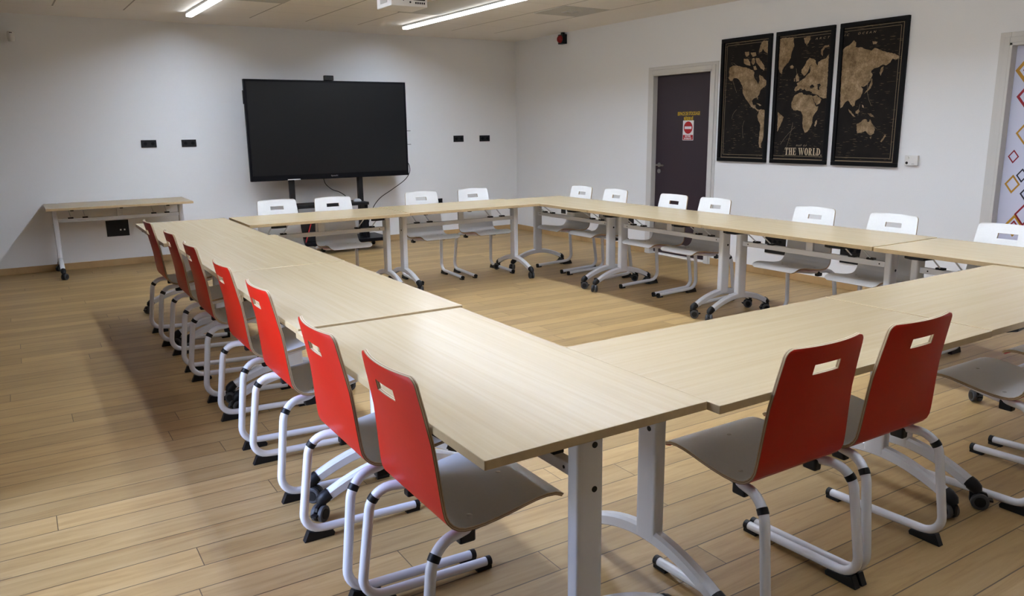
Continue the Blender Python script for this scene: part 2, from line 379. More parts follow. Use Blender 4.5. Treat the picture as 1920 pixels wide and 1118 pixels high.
# film-covered door at the right edge
d = thing('door_2', '', ''); del d['label'], d['category']; d['kind'] = 'structure'
g = G()
for x0, x1, wd in ((-0.006, 0.0, 0.075), (-0.018, -0.006, 0.040)):
    g.box(x0, x1, D2[1], D2[1]+wd, 0, D2[3]+wd, 'frame_paint'); g.box(x0, x1, D2[0]-wd, D2[0], 0, D2[3]+wd, 'frame_paint'); g.box(x0, x1, D2[0], D2[1], D2[3], D2[3]+wd, 'frame_paint')
g.box(-0.018, 0.13, D2[1]-0.02, D2[1], 0, D2[3], 'frame_paint'); g.box(-0.018, 0.13, D2[0], D2[0]+0.02, 0, D2[3], 'frame_paint'); g.box(-0.018, 0.13, D2[0], D2[1], D2[3]-0.02, D2[3], 'frame_paint')
g.build('door_frame', d, bevel=0.002)
leaf = G().box(0.055, 0.095, D2[0]+0.021, D2[1]-0.021, 0.01, D2[3]-0.021, 'film_white').build('door_leaf', d)
def diamond(yc, zc, r, t, mat):
    g = G(); x0, x1 = 0.053, 0.055; o = [(0, r), (r*0.78, 0), (0, -r), (-r*0.78, 0)]; q = 1-t/r
    v = [(x, yc-a*k, zc+b*k) for x in (x0, x1) for k in (1, q) for a, b in o]; f = []
    for i in range(4):
        j = (i+1) % 4; f += [(i, j, j+4, i+4), (i+8, i+12, j+12, j+8), (i, i+8, j+8, j), (i+4, j+4, j+12, i+12)]
    g.add(v, f, mat).build('diamond_print', leaf)
for a in ((-6.832, 1.835, 0.135, 0.036, 'film_mustard'), (-6.838, 1.835, 0.075, 0.018, 'film_crimson'), (-6.845, 1.648, 0.115, 0.028, 'film_crimson'), (-6.845, 1.385, 0.082, 0.020, 'film_mustard'),
          (-6.785, 1.215, 0.050, 0.013, 'film_crimson'), (-6.86, 1.078, 0.052, 0.014, 'film_navy'), (-6.80, 1.012, 0.070, 0.019, 'film_mustard'), (-6.91, 0.945, 0.065, 0.016, 'film_navy'), (-6.905, 0.79, 0.085, 0.020, 'film_crimson'),
          (-6.845, 0.705, 0.085, 0.026, 'film_mustard'), (-6.845, 0.705, 0.040, 0.016, 'film_crimson'), (-7.10, 1.55, 0.10, 0.024, 'film_mustard'), (-7.22, 1.20, 0.08, 0.02, 'film_navy'), (-7.08, 1.0, 0.09, 0.022, 'film_crimson'), (-7.3, 0.75, 0.09, 0.022, 'film_mustard')): diamond(*a)

# ------------------------------------------------------------------ ceiling things
def lamp(x0, y0, x1, y1, label):
    t = thing('linear_ceiling_light', label, 'ceiling light', ((x0+x1)/2, (y0+y1)/2, H), math.atan2(-(x1-x0), y1-y0) if y1 > y0 else math.atan2(x1-x0, -(y1-y0)), 'linear ceiling lights')
    L = math.hypot(x1-x0, y1-y0)/2
    G().box(-0.032, 0.032, -L, L, -0.022, -0.001, 'lamp_housing').build('lamp_housing', t)
    G().box(-0.025, 0.025, -L+0.006, L-0.006, -0.0325, -0.0225, 'lamp_diffuser').build('diffuser', t)
    for q in (-1, 1): G().box(q*0.0275-0.0022, q*0.0275+0.0022, -L+0.002, L-0.002, -0.047, -0.0225, 'lamp_side').build('side_diffuser', t)
    G().box(-0.031, 0.031, -L-0.004, -L, -0.047, -0.001, 'lamp_housing').build('end_cap', t); G().box(-0.031, 0.031, L, L+0.004, -0.047, -0.001, 'lamp_housing').build('end_cap', t)
lamp(-4.535, -0.88, -4.38, -9.1, 'long glowing ceiling strip light left of the projector')
lamp(-2.14, -0.93, -1.93, -9.1, 'long glowing ceiling strip light right of the projector')
def vent(x0, x1, y0, y1, label, rings):
    t = thing('ceiling_vent', label, 'vent', ((x0+x1)/2, (y0+y1)/2, H), 0, 'grey ceiling vent tiles')
    a, b = (x1-x0)/2, (y1-y0)/2
    G().box(-a, a, -b, b, -0.006, -0.0005, 'vent_grey').build('vent_plate', t)
    if rings:
        g = G()
        for k in (0.25,):
            for s in (-1, 1):
                g.box(-a*k, a*k, s*b*k-0.006, s*b*k+0.006, -0.014, -0.006, 'vent_grey'); g.box(s*a*k-0.006, s*a*k+0.006, -b*k, b*k, -0.014, -0.006, 'vent_grey')
        g.build('vent_louvre', t)
vent(-1.345, -0.765, -3.04, -2.47, 'square grey ceiling vent near the right wall', True)
vent(-2.66, -2.10, -3.06, -1.88, 'long grey ceiling panel between projector and right strip light', False)
vent(-4.40, -3.86, -3.06, -1.90, 'long grey ceiling panel right of the left strip light', False)
pj = thing('projector', 'white ceiling-mounted projector with cables in its back', 'projector', (-3.642, -4.12, 2.35))
g = G(); g.prism([(-0.145, 0.0), (0.145, 0.0), (0.145, 0.105), (0.135, 0.115), (-0.135, 0.115), (-0.145, 0.105)], 1, -0.14, 0.13, 'white_plastic'); g.build('projector_body', pj, bevel=0.006)
G().lathe([(0.03, 0), (0.035, 0.02), (0.05, 0.19), (0.05, 0.205), ], 'white_plastic', T=Matrix.Translation((0, 0, 0.115))).build('ceiling_mount', pj, smooth=True)
g = G(); g.box(0.03, 0.125, -0.1425, -0.1395, 0.045, 0.085, 'black_plastic')
for k in range(5): g.box(0.045+k*0.017, 0.055+k*0.017, -0.1425, -0.1395, 0.020, 0.034, 'black_plastic')
g.build('connector_panel', pj)
g = G(); g.lathe([(0.007, 0), (0.007, 0.002)], 'black_plastic', 12, Matrix.Translation((0.005, -0.14, 0.03)) @ Matrix.Rotation(math.pi/2, 4, 'X'))
g.build('jack_socket', pj); g = G(); g.lathe([(0.004, 0), (0.004, 0.002)], 'black_plastic', 12, Matrix.Translation((-0.05, -0.14, 0.04)) @ Matrix.Rotation(math.pi/2, 4, 'X')); g.build('indicator_light', pj)
g = G(); g.box(-0.1475, -0.1448, -0.06, 0.06, 0.03, 0.085, 'vent_grey'); g.build('side_grille', pj)
g = G(); g.tube(fillet([(0.06, -0.14, 0.06), (0.06, -0.19, 0.06), (0.04, -0.17, 0.20), (0.0, -0.02, 0.318)], [0.03, 0.05], 5), 0.005, 'cable_black', 8); g.build('power_cable', pj, smooth=True)
for k, (x, w) in enumerate(((0.075, 0.10), (0.10, 0.07), (0.088, 0.05))):
    G().tube(fillet([(x, -0.14, 0.065), (x, -0.14-w*0.6, 0.070), (x-0.05-0.02*k, -0.15-w*0.3, 0.15), (x-0.10, -0.02, 0.20), (0.0, -0.01, 0.318)], [0.02, 0.03, 0.03], 5), 0.0055, 'cable_black', 8).build('signal_cable', pj, smooth=True)
# motion sensor, alarm beacon, thermostat
t = thing('motion_sensor', 'small white rounded motion sensor high on the back wall', 'sensor', (-6.11, 0, 2.44))
g = G(); g.lathe([(0.012, -0.052), (0.026, -0.05), (0.032, -0.03), (0.032, 0.03), (0.026, 0.05), (0.012, 0.053)], 'white_plastic', 18, Matrix.Translation((0, -0.055, 0)) @ Matrix.Rotation(0.15, 4, 'X')); g.build('sensor_head', t, smooth=True)
G().box(-0.02, 0.02, -0.03, -0.0005, -0.03, 0.03, 'white_plastic').build('sensor_bracket', t, bevel=0.004)
G().box(-0.012, 0.012, -0.090, -0.084, 0.028, 0.036, 'black_plastic').build('sensor_eye', t)
t = thing('alarm_beacon', 'black alarm beacon with red dome near room corner', 'alarm', (0, -1.19, 2.585))
G().box(-0.07, -0.0005, -0.055, 0.055, -0.06, 0.06, 'black_plastic').build('alarm_body', t, bevel=0.006)
G().lathe([(0.05, 0), (0.047, 0.015), (0.036, 0.030), (0.018, 0.038), (0.004, 0.040)], 'dome_red', 20, Matrix.Translation((-0.07, 0, 0)) @ Matrix.Rotation(-math.pi/2, 4, 'Y')).build('red_dome', t, smooth=True)
G().box(-0.05, -0.012, -0.018, 0.018, 0.06, 0.0845, 'black_plastic').build('alarm_stem', t)
t = thing('thermostat', 'white wall thermostat with dark sensor dot beside right map', 'thermostat', (0, -6.04, 1.168))
G().box(-0.026, -0.0005, -0.056, 0.056, -0.041, 0.041, 'white_plastic').build('thermostat_body', t, bevel=0.004)
RY = Matrix.Rotation(-math.pi/2, 4, 'Y')
G().lathe([(0.011, 0), (0.011, 0.002)], 'black_plastic', 16, Matrix.Translation((-0.026, 0.034, -0.020)) @ RY).build('sensor_dot', t)
G().lathe([(0.014, 0), (0.013, 0.008)], 'white_plastic', 16, Matrix.Translation((-0.026, 0.030, 0.020)) @ RY).build('dial', t)
G().box(-0.0275, -0.026, -0.030, -0.008, -0.03, -0.024, 'vent_grey').build('button', t)

# ------------------------------------------------------------------ wall sockets
def socket_back(x0, x1, z0, z1, label, holes=2):
    t = thing('double_socket', label, 'socket', ((x0+x1)/2, 0, (z0+z1)/2), 0, 'black sockets on the back wall'); a, b = (x1-x0)/2, (z1-z0)/2
    G().box(-a, a, -0.010, -0.0005, -b, b, 'black_plastic').build('cover_plate', t, bevel=0.002)
    for k in range(holes):
        xx = (k-(holes-1)/2)*a
        G().lathe([(0.022, 0), (0.022, 0.003), (0.018, 0.003), (0.017, 0.001)], 'bezel_black', 18, Matrix.Translation((xx, -0.010, 0)) @ Matrix.Rotation(math.pi/2, 4, 'X')).build('outlet', t, smooth=True)
socket_back(-5.006, -4.847, 1.302, 1.384, 'black double wall socket furthest left, above the side table')
socket_back(-4.58, -4.42, 1.300, 1.382, 'black double wall socket just left of the big screen')
socket_back(-1.037, -0.880, 1.290, 1.376, 'black double wall socket right of the big screen, nearer to it')
socket_back(-0.62, -0.455, 1.289, 1.373, 'black double wall socket nearest the room corner')
socket_back(-1.335, -1.24, 0.44, 0.522, 'single black socket low on the back wall behind white chair', 1)
t = thing('floor_box_plate', 'large black socket plate with two white ports under side table', 'socket', (-5.343, 0, 0.42))
G().box(-0.114, 0.114, -0.012, -0.0005, -0.089, 0.089, 'black_plastic').build('cover_plate', t, bevel=0.002)
for x in (0.028, 0.068): G().box(x-0.008, x+0.008, -0.0135, -0.0115, -0.028, -0.012, 'white_plastic').build('data_port', t)
def plate_right(y0, y1, z0, z1, label, n):
    t = thing('socket_plate', label, 'socket', (0, (y0+y1)/2, (z0+z1)/2), 0, 'black socket plates on the right wall'); a, b = abs(y1-y0)/2, (z1-z0)/2
    G().box(-0.011, -0.0005, -a, a, -b, b, 'black_plastic').build('cover_plate', t, bevel=0.002)
    for k in range(n):
        G().lathe([(0.02, 0), (0.02, 0.003), (0.016, 0.003), (0.015, 0.001)], 'bezel_black', 16, Matrix.Translation((-0.011, (k-(n-1)/2)*0.062, b*0.3)) @ RY).build('outlet', t, smooth=True)
plate_right(-4.842, -4.597, 0.225, 0.41, 'large black socket plate low on the right wall, nearer the plum door', 3)
plate_right(-5.68, -5.445, 0.240, 0.425, 'large black socket plate low on the right wall, further from the plum door', 3)
plate_right(-1.225, -1.13, 0.325, 0.415, 'single black socket low on right wall nearest the corner', 1)
plate_right(-2.045, -1.955, 0.325, 0.415, 'middle of three single black sockets low on the right wall before the door', 1)
plate_right(-2.615, -2.525, 0.325, 0.415, 'single black socket low on right wall just before the door', 1)

# ------------------------------------------------------------------ world map triptych
LAND=[[[(-4.035,2.038),(-4.071,2.054),(-4.135,2.05),(-4.197,2.033),(-4.255,2.023),(-4.337,1.993),(-4.354,1.974),(-4.349,1.944),(-4.362,1.913),(-4.384,1.893),(-4.41,1.855),(-4.423,1.891),(-4.413,1.928),(-4.42,1.945),(-4.452,1.931),(-4.485,1.899),(-4.51,1.88),(-4.512,1.85),(-4.483,1.828),(-4.445,1.805),(-4.432,1.769),(-4.41,1.74),(-4.417,1.709),(-4.395,1.734),(-4.356,1.717),(-4.341,1.699),(-4.36,1.662),(-4.389,1.661),(-4.397,1.63),(-4.435,1.611),(-4.428,1.598),(-4.386,1.624),(-4.337,1.644),(-4.302,1.682),(-4.258,1.727),(-4.222,1.778),(-4.215,1.841),(-4.181,1.892),(-4.146,1.925),(-4.095,1.934),(-4.072,1.904),(-4.043,1.912),(-4.024,1.938),(-4.034,1.963),(-4.027,2.001)],[(-4.221,2.172),(-4.269,2.174),(-4.279,2.143),(-4.248,2.127),(-4.231,2.141)],[(-4.213,2.111),(-4.257,2.108),(-4.292,2.075),(-4.302,2.038),(-4.253,2.047),(-4.216,2.068)],[(-4.294,2.16),(-4.357,2.16),(-4.367,2.13),(-4.321,2.121)],[(-4.314,2.104),(-4.345,2.107),(-4.356,2.064),(-4.334,2.042),(-4.308,2.068)],[(-4.361,2.106),(-4.401,2.103),(-4.434,2.07),(-4.46,2.039),(-4.478,2.002),(-4.472,1.978),(-4.439,1.998),(-4.406,2.031),(-4.372,2.063)],[(-4.335,2.03),(-4.366,2.033),(-4.385,1.996),(-4.353,1.992)],[(-4.397,2.151),(-4.402,2.192),(-4.422,2.244),(-4.444,2.26),(-4.498,2.252),(-4.502,2.136),(-4.467,2.157),(-4.442,2.183),(-4.421,2.155)],[(-4.435,1.611),(-4.466,1.619),(-4.503,1.609),(-4.522,1.596),(-4.526,1.37),(-4.502,1.339),(-4.488,1.302),(-4.48,1.264),(-4.492,1.246),(-4.465,1.252),(-4.453,1.289),(-4.453,1.351),(-4.46,1.413),(-4.46,1.475),(-4.431,1.512),(-4.418,1.556),(-4.429,1.58)],[(-4.399,1.679),(-4.431,1.672),(-4.463,1.656),(-4.437,1.652)]],
[[(-4.635,2.255),(-4.676,2.263),(-4.792,2.255),(-4.805,2.174),(-4.781,2.125),(-4.775,2.074),(-4.751,2.035),(-4.703,1.998),(-4.686,1.97),(-4.686,1.933),(-4.655,1.955),(-4.643,1.985),(-4.637,2.114)],[(-4.772,1.999),(-4.797,2.009),(-4.815,1.994),(-4.807,1.976),(-4.777,1.98)],[(-4.906,2.24),(-4.933,2.244),(-4.974,2.252),(-4.977,2.22),(-4.962,2.194),(-4.939,2.173),(-4.916,2.204)],[(-4.902,1.933),(-4.903,1.962),(-4.933,1.994),(-4.95,2.032),(-4.983,2.061),(-5.018,2.049),(-5.049,2.03),(-5.056,2.002),(-5.022,1.999),(-4.995,1.995),(-4.982,1.956),(-4.966,1.929),(-4.953,1.913),(-4.933,1.903),(-4.918,1.921)],[(-4.995,1.989),(-5.022,1.999),(-5.051,2.011),(-5.071,1.984),(-5.078,2.017),(-5.107,2.031),(-5.153,2.041),(-5.184,2.08),(-5.183,1.993),(-5.19,1.695),(-5.162,1.694),(-5.128,1.706),(-5.092,1.73),(-5.036,1.744),(-5.002,1.768),(-4.972,1.769),(-4.949,1.788),(-4.929,1.777),(-4.906,1.795),(-4.886,1.779),(-4.852,1.769),(-4.836,1.781),(-4.848,1.81),(-4.869,1.82),(-4.86,1.844),(-4.888,1.854),(-4.915,1.87),(-4.948,1.885),(-4.961,1.907),(-4.994,1.927),(-4.998,1.961)],[(-4.841,1.903),(-4.86,1.93),(-4.877,1.9),(-4.887,1.86),(-4.852,1.856)],[(-4.825,1.886),(-4.838,1.891),(-4.84,1.862),(-4.826,1.86)],[(-4.84,1.729),(-4.882,1.75),(-4.924,1.758),(-4.946,1.736),(-5.003,1.732),(-5.031,1.728),(-5.056,1.675),(-5.087,1.626),(-5.11,1.628),(-5.103,1.594),(-5.066,1.549),(-5.055,1.515),(-5.058,1.48),(-5.034,1.434),(-5.009,1.4),(-4.981,1.393),(-4.959,1.435),(-4.949,1.493),(-4.947,1.551),(-4.927,1.587),(-4.879,1.599),(-4.843,1.598),(-4.816,1.63),(-4.812,1.666),(-4.828,1.706)],[(-5.041,1.719),(-5.086,1.725),(-5.136,1.689),(-5.125,1.656),(-5.09,1.637),(-5.059,1.677)],[(-5.106,1.508),(-5.106,1.474),(-5.092,1.445),(-5.08,1.457),(-5.086,1.491)],[(-4.663,1.587),(-4.699,1.562),(-4.733,1.541),(-4.719,1.496),(-4.7,1.455),(-4.669,1.403)],[(-5.099,2.082),(-5.1,2.12),(-5.13,2.151),(-5.177,2.155),(-5.177,2.141),(-5.138,2.133),(-5.118,2.108),(-5.118,2.064)]],
[[(-5.32,2.1),(-5.347,2.122),(-5.382,2.135),(-5.422,2.17),(-5.445,2.15),(-5.441,2.113),(-5.47,2.105),(-5.505,2.104),(-5.548,2.084),(-5.598,2.07),(-5.623,2.089),(-5.665,2.073),(-5.727,2.049),(-5.781,2.037),(-5.834,2.015),(-5.851,1.992),(-5.831,1.98),(-5.792,1.989),(-5.775,1.961),(-5.737,1.94),(-5.71,1.948),(-5.678,1.932),(-5.632,1.923),(-5.607,1.901),(-5.623,1.876),(-5.609,1.828),(-5.582,1.793),(-5.549,1.777),(-5.521,1.784),(-5.544,1.759),(-5.54,1.722),(-5.523,1.686),(-5.482,1.662),(-5.478,1.625),(-5.458,1.613),(-5.429,1.645),(-5.41,1.667),(-5.382,1.653),(-5.359,1.616),(-5.338,1.604),(-5.33,1.68),(-5.315,2.044)],[(-5.718,1.935),(-5.715,1.894),(-5.699,1.859),(-5.686,1.884),(-5.699,1.925)],[(-5.619,1.846),(-5.63,1.803),(-5.616,1.761),(-5.581,1.732),(-5.555,1.715),(-5.586,1.751),(-5.604,1.786)],[(-5.597,2.147),(-5.645,2.137),(-5.634,2.12),(-5.607,2.119)],[(-5.419,1.596),(-5.447,1.576),(-5.479,1.538),(-5.494,1.527),(-5.465,1.535),(-5.434,1.564)],[(-5.49,1.575),(-5.517,1.593),(-5.53,1.574),(-5.514,1.552),(-5.492,1.556)],[(-5.605,1.554),(-5.639,1.553),(-5.677,1.519),(-5.642,1.525)],[(-5.546,1.629),(-5.559,1.623),(-5.567,1.6),(-5.552,1.606)],[(-5.508,1.462),(-5.541,1.48),(-5.574,1.505),(-5.602,1.504),(-5.612,1.479),(-5.628,1.485),(-5.634,1.504),(-5.655,1.467),(-5.685,1.429),(-5.683,1.386),(-5.657,1.368),(-5.628,1.38),(-5.605,1.405),(-5.564,1.393),(-5.522,1.386),(-5.515,1.424)],[(-5.644,1.355),(-5.662,1.362),(-5.655,1.339)],[(-5.785,1.38),(-5.793,1.362),(-5.776,1.337),(-5.758,1.313),(-5.744,1.319),(-5.768,1.349)]],
]
SEA=[[(-5.003,1.808),(-5.03,1.824),(-5.054,1.805),(-5.039,1.789),(-5.015,1.788)],[(-5.084,1.821),(-5.111,1.827),(-5.122,1.808),(-5.104,1.797),(-5.109,1.769),(-5.092,1.775)],[(-4.902,1.767),(-4.95,1.773),(-4.973,1.756),(-5.028,1.758),(-5.036,1.742),(-4.974,1.74),(-4.938,1.748)]]

def serif_letters():
    """condensed fat-face capitals, unit height, as polygons"""
    R = lambda a, b, c, e: [(a, c), (b, c), (b, e), (a, e)]
    def ring(cx, rx, ry, ix, iy, half=False):
        out = []; n = 20; a0, a1 = (-math.pi/2, math.pi/2) if half else (0, 2*math.pi)
        for k in range(n):
            p, q = a0+(a1-a0)*k/n, a0+(a1-a0)*(k+1)/n
            out.append([(cx+rx*math.cos(p), 0.5+ry*math.sin(p)), (cx+rx*math.cos(q), 0.5+ry*math.sin(q)), (cx+ix*math.cos(q), 0.5+iy*math.sin(q)), (cx+ix*math.cos(p), 0.5+iy*math.sin(p))])
        return out
    L = {}
    L['T'] = ([R(.19, .35, 0, 1), R(0, .54, .93, 1), R(0, .05, .72, .93), R(.49, .54, .72, .93), R(.10, .44, 0, .06)], .54)
    L['H'] = ([R(.06, .21, 0, 1), R(.37, .52, 0, 1), R(0, .27, 0, .06), R(0, .27, .94, 1), R(.31, .58, 0, .06), R(.31, .58, .94, 1), R(.21, .37, .47, .53)], .58)
    L['E'] = ([R(.06, .22, 0, 1), R(0, .48, 0, .06), R(0, .48, .94, 1), R(.22, .36, .47, .53), R(.43, .48, .06, .28), R(.43, .48, .72, .94), R(.34, .38, .36, .64)], .48)
    L['W'] = ([[(.03, 1), (.20, 1), (.34, 0), (.27, 0)], [(.27, 0), (.34, 0), (.47, .9), (.42, .9)], [(.36, 1), (.53, 1), (.66, 0), (.59, 0)], [(.59, 0), (.66, 0), (.85, 1), (.80, 1)], R(-.02, .26, .94, 1), R(.31, .58, .94, 1), R(.72, .92, .94, 1)], .90)
    L['O'] = (ring(.26, .26, .51, .09, .45), .52)
    L['R'] = ([R(.06, .21, 0, 1), R(0, .27, 0, .06), R(.0, .27, .94, 1)]+[[(x, .74+(y-.5)*.52) for x, y in p] for p in ring(.21, .27, .5, .12, .42, True)]+[[(.22, .5), (.34, .5), (.52, 0), (.38, 0)], R(.38, .58, 0, .06)], .58)
    L['L'] = ([R(.06, .21, 0, 1), R(0, .46, 0, .06), R(0, .27, .94, 1), R(.41, .46, .06, .34)], .46)
    L['D'] = ([R(.06, .21, 0, 1), R(0, .25, 0, .06), R(0, .25, .94, 1)]+ring(.2, .36, .5, .20, .44, True), .57)
    L['.'] = ([R(.0, .11, 0, .11)], .11); L[' '] = ([], .22)
    return L
def map_panel(i, y0, y1, label):      # y0 = left edge as seen, y1 = right edge
    zt, zb = 2.318, 1.108; zc = (zt+zb)/2; yc = (y0+y1)/2
    t = thing('framed_map', label, 'picture', (0, yc, zc), 0, 'framed world map panels')
    a, b, fw = (y0-y1)/2, (zt-zb)/2, 0.034
    g = G(); g.box(-0.030, -0.001, -a, a, b-fw, b, 'frame_black'); g.box(-0.030, -0.001, -a, a, -b, -b+fw, 'frame_black')
    g.box(-0.030, -0.001, -a, -a+fw, -b+fw, b-fw, 'frame_black'); g.box(-0.030, -0.001, a-fw, a, -b+fw, b-fw, 'frame_black'); g.build('frame', t, bevel=0.003)
    pr = G().box(-0.013, -0.002, -a+fw, a-fw, -b+fw, b-fw, 'map_sea').build('map_print', t)
    A, B = a-fw, b-fw
    g = G(); sq = 0
    for poly in LAND[i]:
        pts = [(max(-A, min(A, p[0]-yc)), max(-B, min(B, p[1]-zc))) for p in poly]
        # ragged coast: extra jittered points along every edge
        q = []; rnd = random.Random(sq+i*50); sq += 1
        for k in range(len(pts)):
            p1, p2 = Vector(pts[k]), Vector(pts[(k+1) % len(pts)]); L = (p2-p1).length; n = max(1, int(L/0.012)); nr = Vector((-(p2-p1).y, (p2-p1).x)).normalized() if L > 0 else Vector((0, 0))
            for j in range(n):
                e = p1.lerp(p2, j/n)+nr*(rnd.uniform(-0.003, 0.003) if j else 0); q.append((max(-A, min(A, e.x)), max(-B, min(B, e.y))))
        bm = bmesh.new(); vs = [bm.verts.new((-0.0136, *p)) for p in q]; es = [bm.edges.new((vs[k], vs[(k+1) % len(vs)])) for k in range(len(vs))]
        r = bmesh.ops.triangle_fill(bm, edges=es, use_beauty=True); bm.verts.index_update()
        g.add([tuple(v.co) for v in bm.verts], [tuple(v.index for v in f.verts) for f in bm.faces], 'map_land'); bm.free()
    g.build('land_print', pr)
    if i == 1:
        g = G()
        for poly in SEA: g.add([(-0.0140, p[0]-yc, p[1]-zc) for p in poly], [tuple(range(len(poly)))], 'map_sea')
        g.build('inland_sea', pr)
    g = G()
    def hl(z, th, l0, l1): g.box(-0.0138, -0.013, l0, l1, z-th/2, z+th/2, 'map_gold')
    def vl(y, th, l0, l1): g.box(-0.0138, -0.013, y-th/2, y+th/2, l0, l1, 'map_gold')
    for s, th, ins in ((1, .0028, .012), (1, .0022, .034), (-1, .005, .006), (-1, .0025, .036)):
        l0, l1 = -A, A
        if i == 0: l1 = A-ins
        if i == 2: l0 = -A+ins
        hl(s*(B-ins), th, l0, l1)
    if i == 0: vl(A-.012, .003, -B+.006, B-.012); vl(A-.034, .0022, -B+.036, B-.034)
    if i == 2: vl(-A+.012, .003, -B+.006, B-.012); vl(-A+.034, .0022, -B+.036, B-.034)
    rnd = random.Random(i)
    for k in range(5):                  # faint sailing routes
        p, q = Vector((rnd.uniform(-A, A)*.9, rnd.uniform(-B, B)*.8)), Vector((rnd.uniform(-A, A)*.9, rnd.uniform(-B, B)*.8)); q = p+(q-p)*0.35
        mid = (p+q)/2+Vector((rnd.uniform(-.04, .04), rnd.uniform(-.04, .04))); pts = [p*(1-s)**2+mid*2*s*(1-s)+q*s*s for s in [x/8 for x in range(9)]]
        for s in range(8):
            n = Vector((-(pts[s+1]-pts[s]).y, (pts[s+1]-pts[s]).x)).normalized()*0.0007
            g.add([(-0.0134, *(pts[s]-n)), (-0.0134, *(pts[s+1]-n)), (-0.0134, *(pts[s+1]+n)), (-0.0134, *(pts[s]+n))], [(0, 1, 2, 3)], 'map_gold')
    g.build('border_line', pr)
    if i == 1:
        g = G(); LT = serif_letters(); s = 'THE WORLD.'; tot = sum(LT[c][1]+.07 for c in s); wid, hgt = 0.41, 0.066; k = wid/tot; x = 0
        for c in s:
            for p in LT[c][0]: g.add([(-0.0142, (-4.772-(x+a_)*k)-yc, 1.188+b_*hgt-zc) for a_, b_ in p], [tuple(range(len(p)))], 'map_title')
            x += LT[c][1]+.07
        v, f = text_geo('MAP OF', 0.016, 0.12, 0, 0.3, 1.5); g.add([(-0.0142, -4.955-p[0]-yc, 1.268+p[1]-zc) for p in v], f, 'map_gold')
        g.build('map_title', pr)
        g = G(); v, f = text_geo('ARCT', 0.017, 0.15, 0, 0.3, 1.9); g.add([(-0.0142, -5.105-p[0]-yc, 2.212+p[1]-zc) for p in v], f, 'map_gold'); g.build('map_lettering', pr)
    if i == 2:
        g = G(); v, f = text_geo('IC   OCEAN', 0.017, 0.30, 0, 0.3, 1.9); g.add([(-0.0142, -5.475-p[0]-yc, 2.212+p[1]-zc) for p in v], f, 'map_gold'); g.build('map_lettering', pr)
plain('map_title', (0.55, 0.44, 0.29), 0.6)
map_panel(0, -3.925, -4.552, 'left framed black map panel showing the Americas in tan')
map_panel(1, -4.605, -5.232, 'middle framed black map panel showing Europe and Africa above a title')
map_panel(2, -5.288, -5.915, 'right framed black map panel showing Asia and Australia in tan')

# ------------------------------------------------------------------ interactive screen on its stand
tv = thing('screen_stand', 'black trolley stand with two posts, a shelf and a low base under the big screen', 'stand', (-3.05, -0.42, 0))
for x in (-0.43, 0.43): G().box(x-0.013, x+0.043, -0.035, 0.035, 0.155, 1.35, 'black_plastic').build('post', tv, bevel=0.004)
G().box(-0.46, 0.46, -0.24, 0.14, 0.565, 0.60, 'black_plastic').build('shelf', tv, bevel=0.004)
for x in (-0.435, 0.435):
    g = G(); g.prism([(-0.22, 0.155), (-0.10, 0.155), (-0.06, 0.565), (-0.20, 0.565)], 0, x-0.02, x+0.02, 'bezel_black'); g.build('shelf_support', tv)
G().box(-0.66, 0.70, -0.30, 0.22, 0.115, 0.155, 'bezel_black').build('base_tray', tv, bevel=0.004)
for x in (-0.62, 0.66):
    for y in (-0.26, 0.18):
        g = G(); g.lathe([(0.03, -0.016), (0.035, -0.012), (0.035, 0.012), (0.03, 0.016)], 'black_plastic', 16, Matrix.Translation((x, y, 0.0352)) @ Matrix.Rotation(math.pi/2, 4, 'Y'))
        g.box(x-0.02, x+0.02, y-0.02, y+0.02, 0.06, 0.114, 'black_plastic'); g.build('caster', tv)
sc = thing('interactive_screen', 'large black flat interactive screen against the back wall', 'screen', (-2.96, -0.50, 1.47))
G().box(-0.995, 0.995, 0.0, 0.045, -0.575, 0.575, 'bezel_black').build('bezel', sc, bevel=0.006)
G().box(-0.966, 0.966, -0.003, 0.001, -0.512, 0.550, 'screen_black').build('display', sc)
G().box(-0.36, 0.36, 0.045, 0.085, -0.45, 0.35, 'black_plastic').build('rear_housing', sc)
v, f = text_geo('Speechi', 0.017, 0.085); G().add([(0.005+p[0], -0.0006, -0.548+p[1]) for p in v], f, 'logo_grey').build('logo', sc)
G().box(-0.57, -0.42, -0.012, 0.0, -0.572, -0.562, 'white_plastic').build('pen_tray', sc)
G().box(-1.006, -0.995, 0.005, 0.035, 0.30, 0.45, 'bezel_black').build('side_speaker', sc, bevel=0.003)
for z in (-0.02, -0.19): G().tube([(0.995, 0.02, z), (1.05, 0.02, z)], 0.003, 'cable_black', 8).build('side_pin', sc)
wc = thing('webcam', 'small black webcam perched on top edge of the big screen', 'camera', (-2.955, -0.50, 2.046))
G().box(-0.056, 0.056, -0.016, 0.036, 0.0, 0.058, 'black_plastic').build('webcam_body', wc, bevel=0.006)
G().lathe([(0.012, 0), (0.012, 0.003), (0.006, 0.004)], 'screen_black', 16, Matrix.Translation((0, -0.016, 0.032)) @ Matrix.Rotation(math.pi/2, 4, 'X')).build('lens', wc)
def cable(name, pts, label, r=0.005, mat='cable_black'):
    P = [Vector(p) for p in pts]; out = []
    for i in range(len(P)-1):           # Catmull-Rom
        p0, p1, p2, p3 = P[max(i-1, 0)], P[i], P[i+1], P[min(i+2, len(P)-1)]
        for k in range(8):
            s = k/8; out.append(0.5*((2*p1)+(p2-p0)*s+(2*p0-5*p1+4*p2-p3)*s*s+(3*p1-p0-3*p2+p3)*s**3))
    out.append(P[-1]); tag(G().tube(out, r, mat, 8).build(name, smooth=True), label, 'cable')
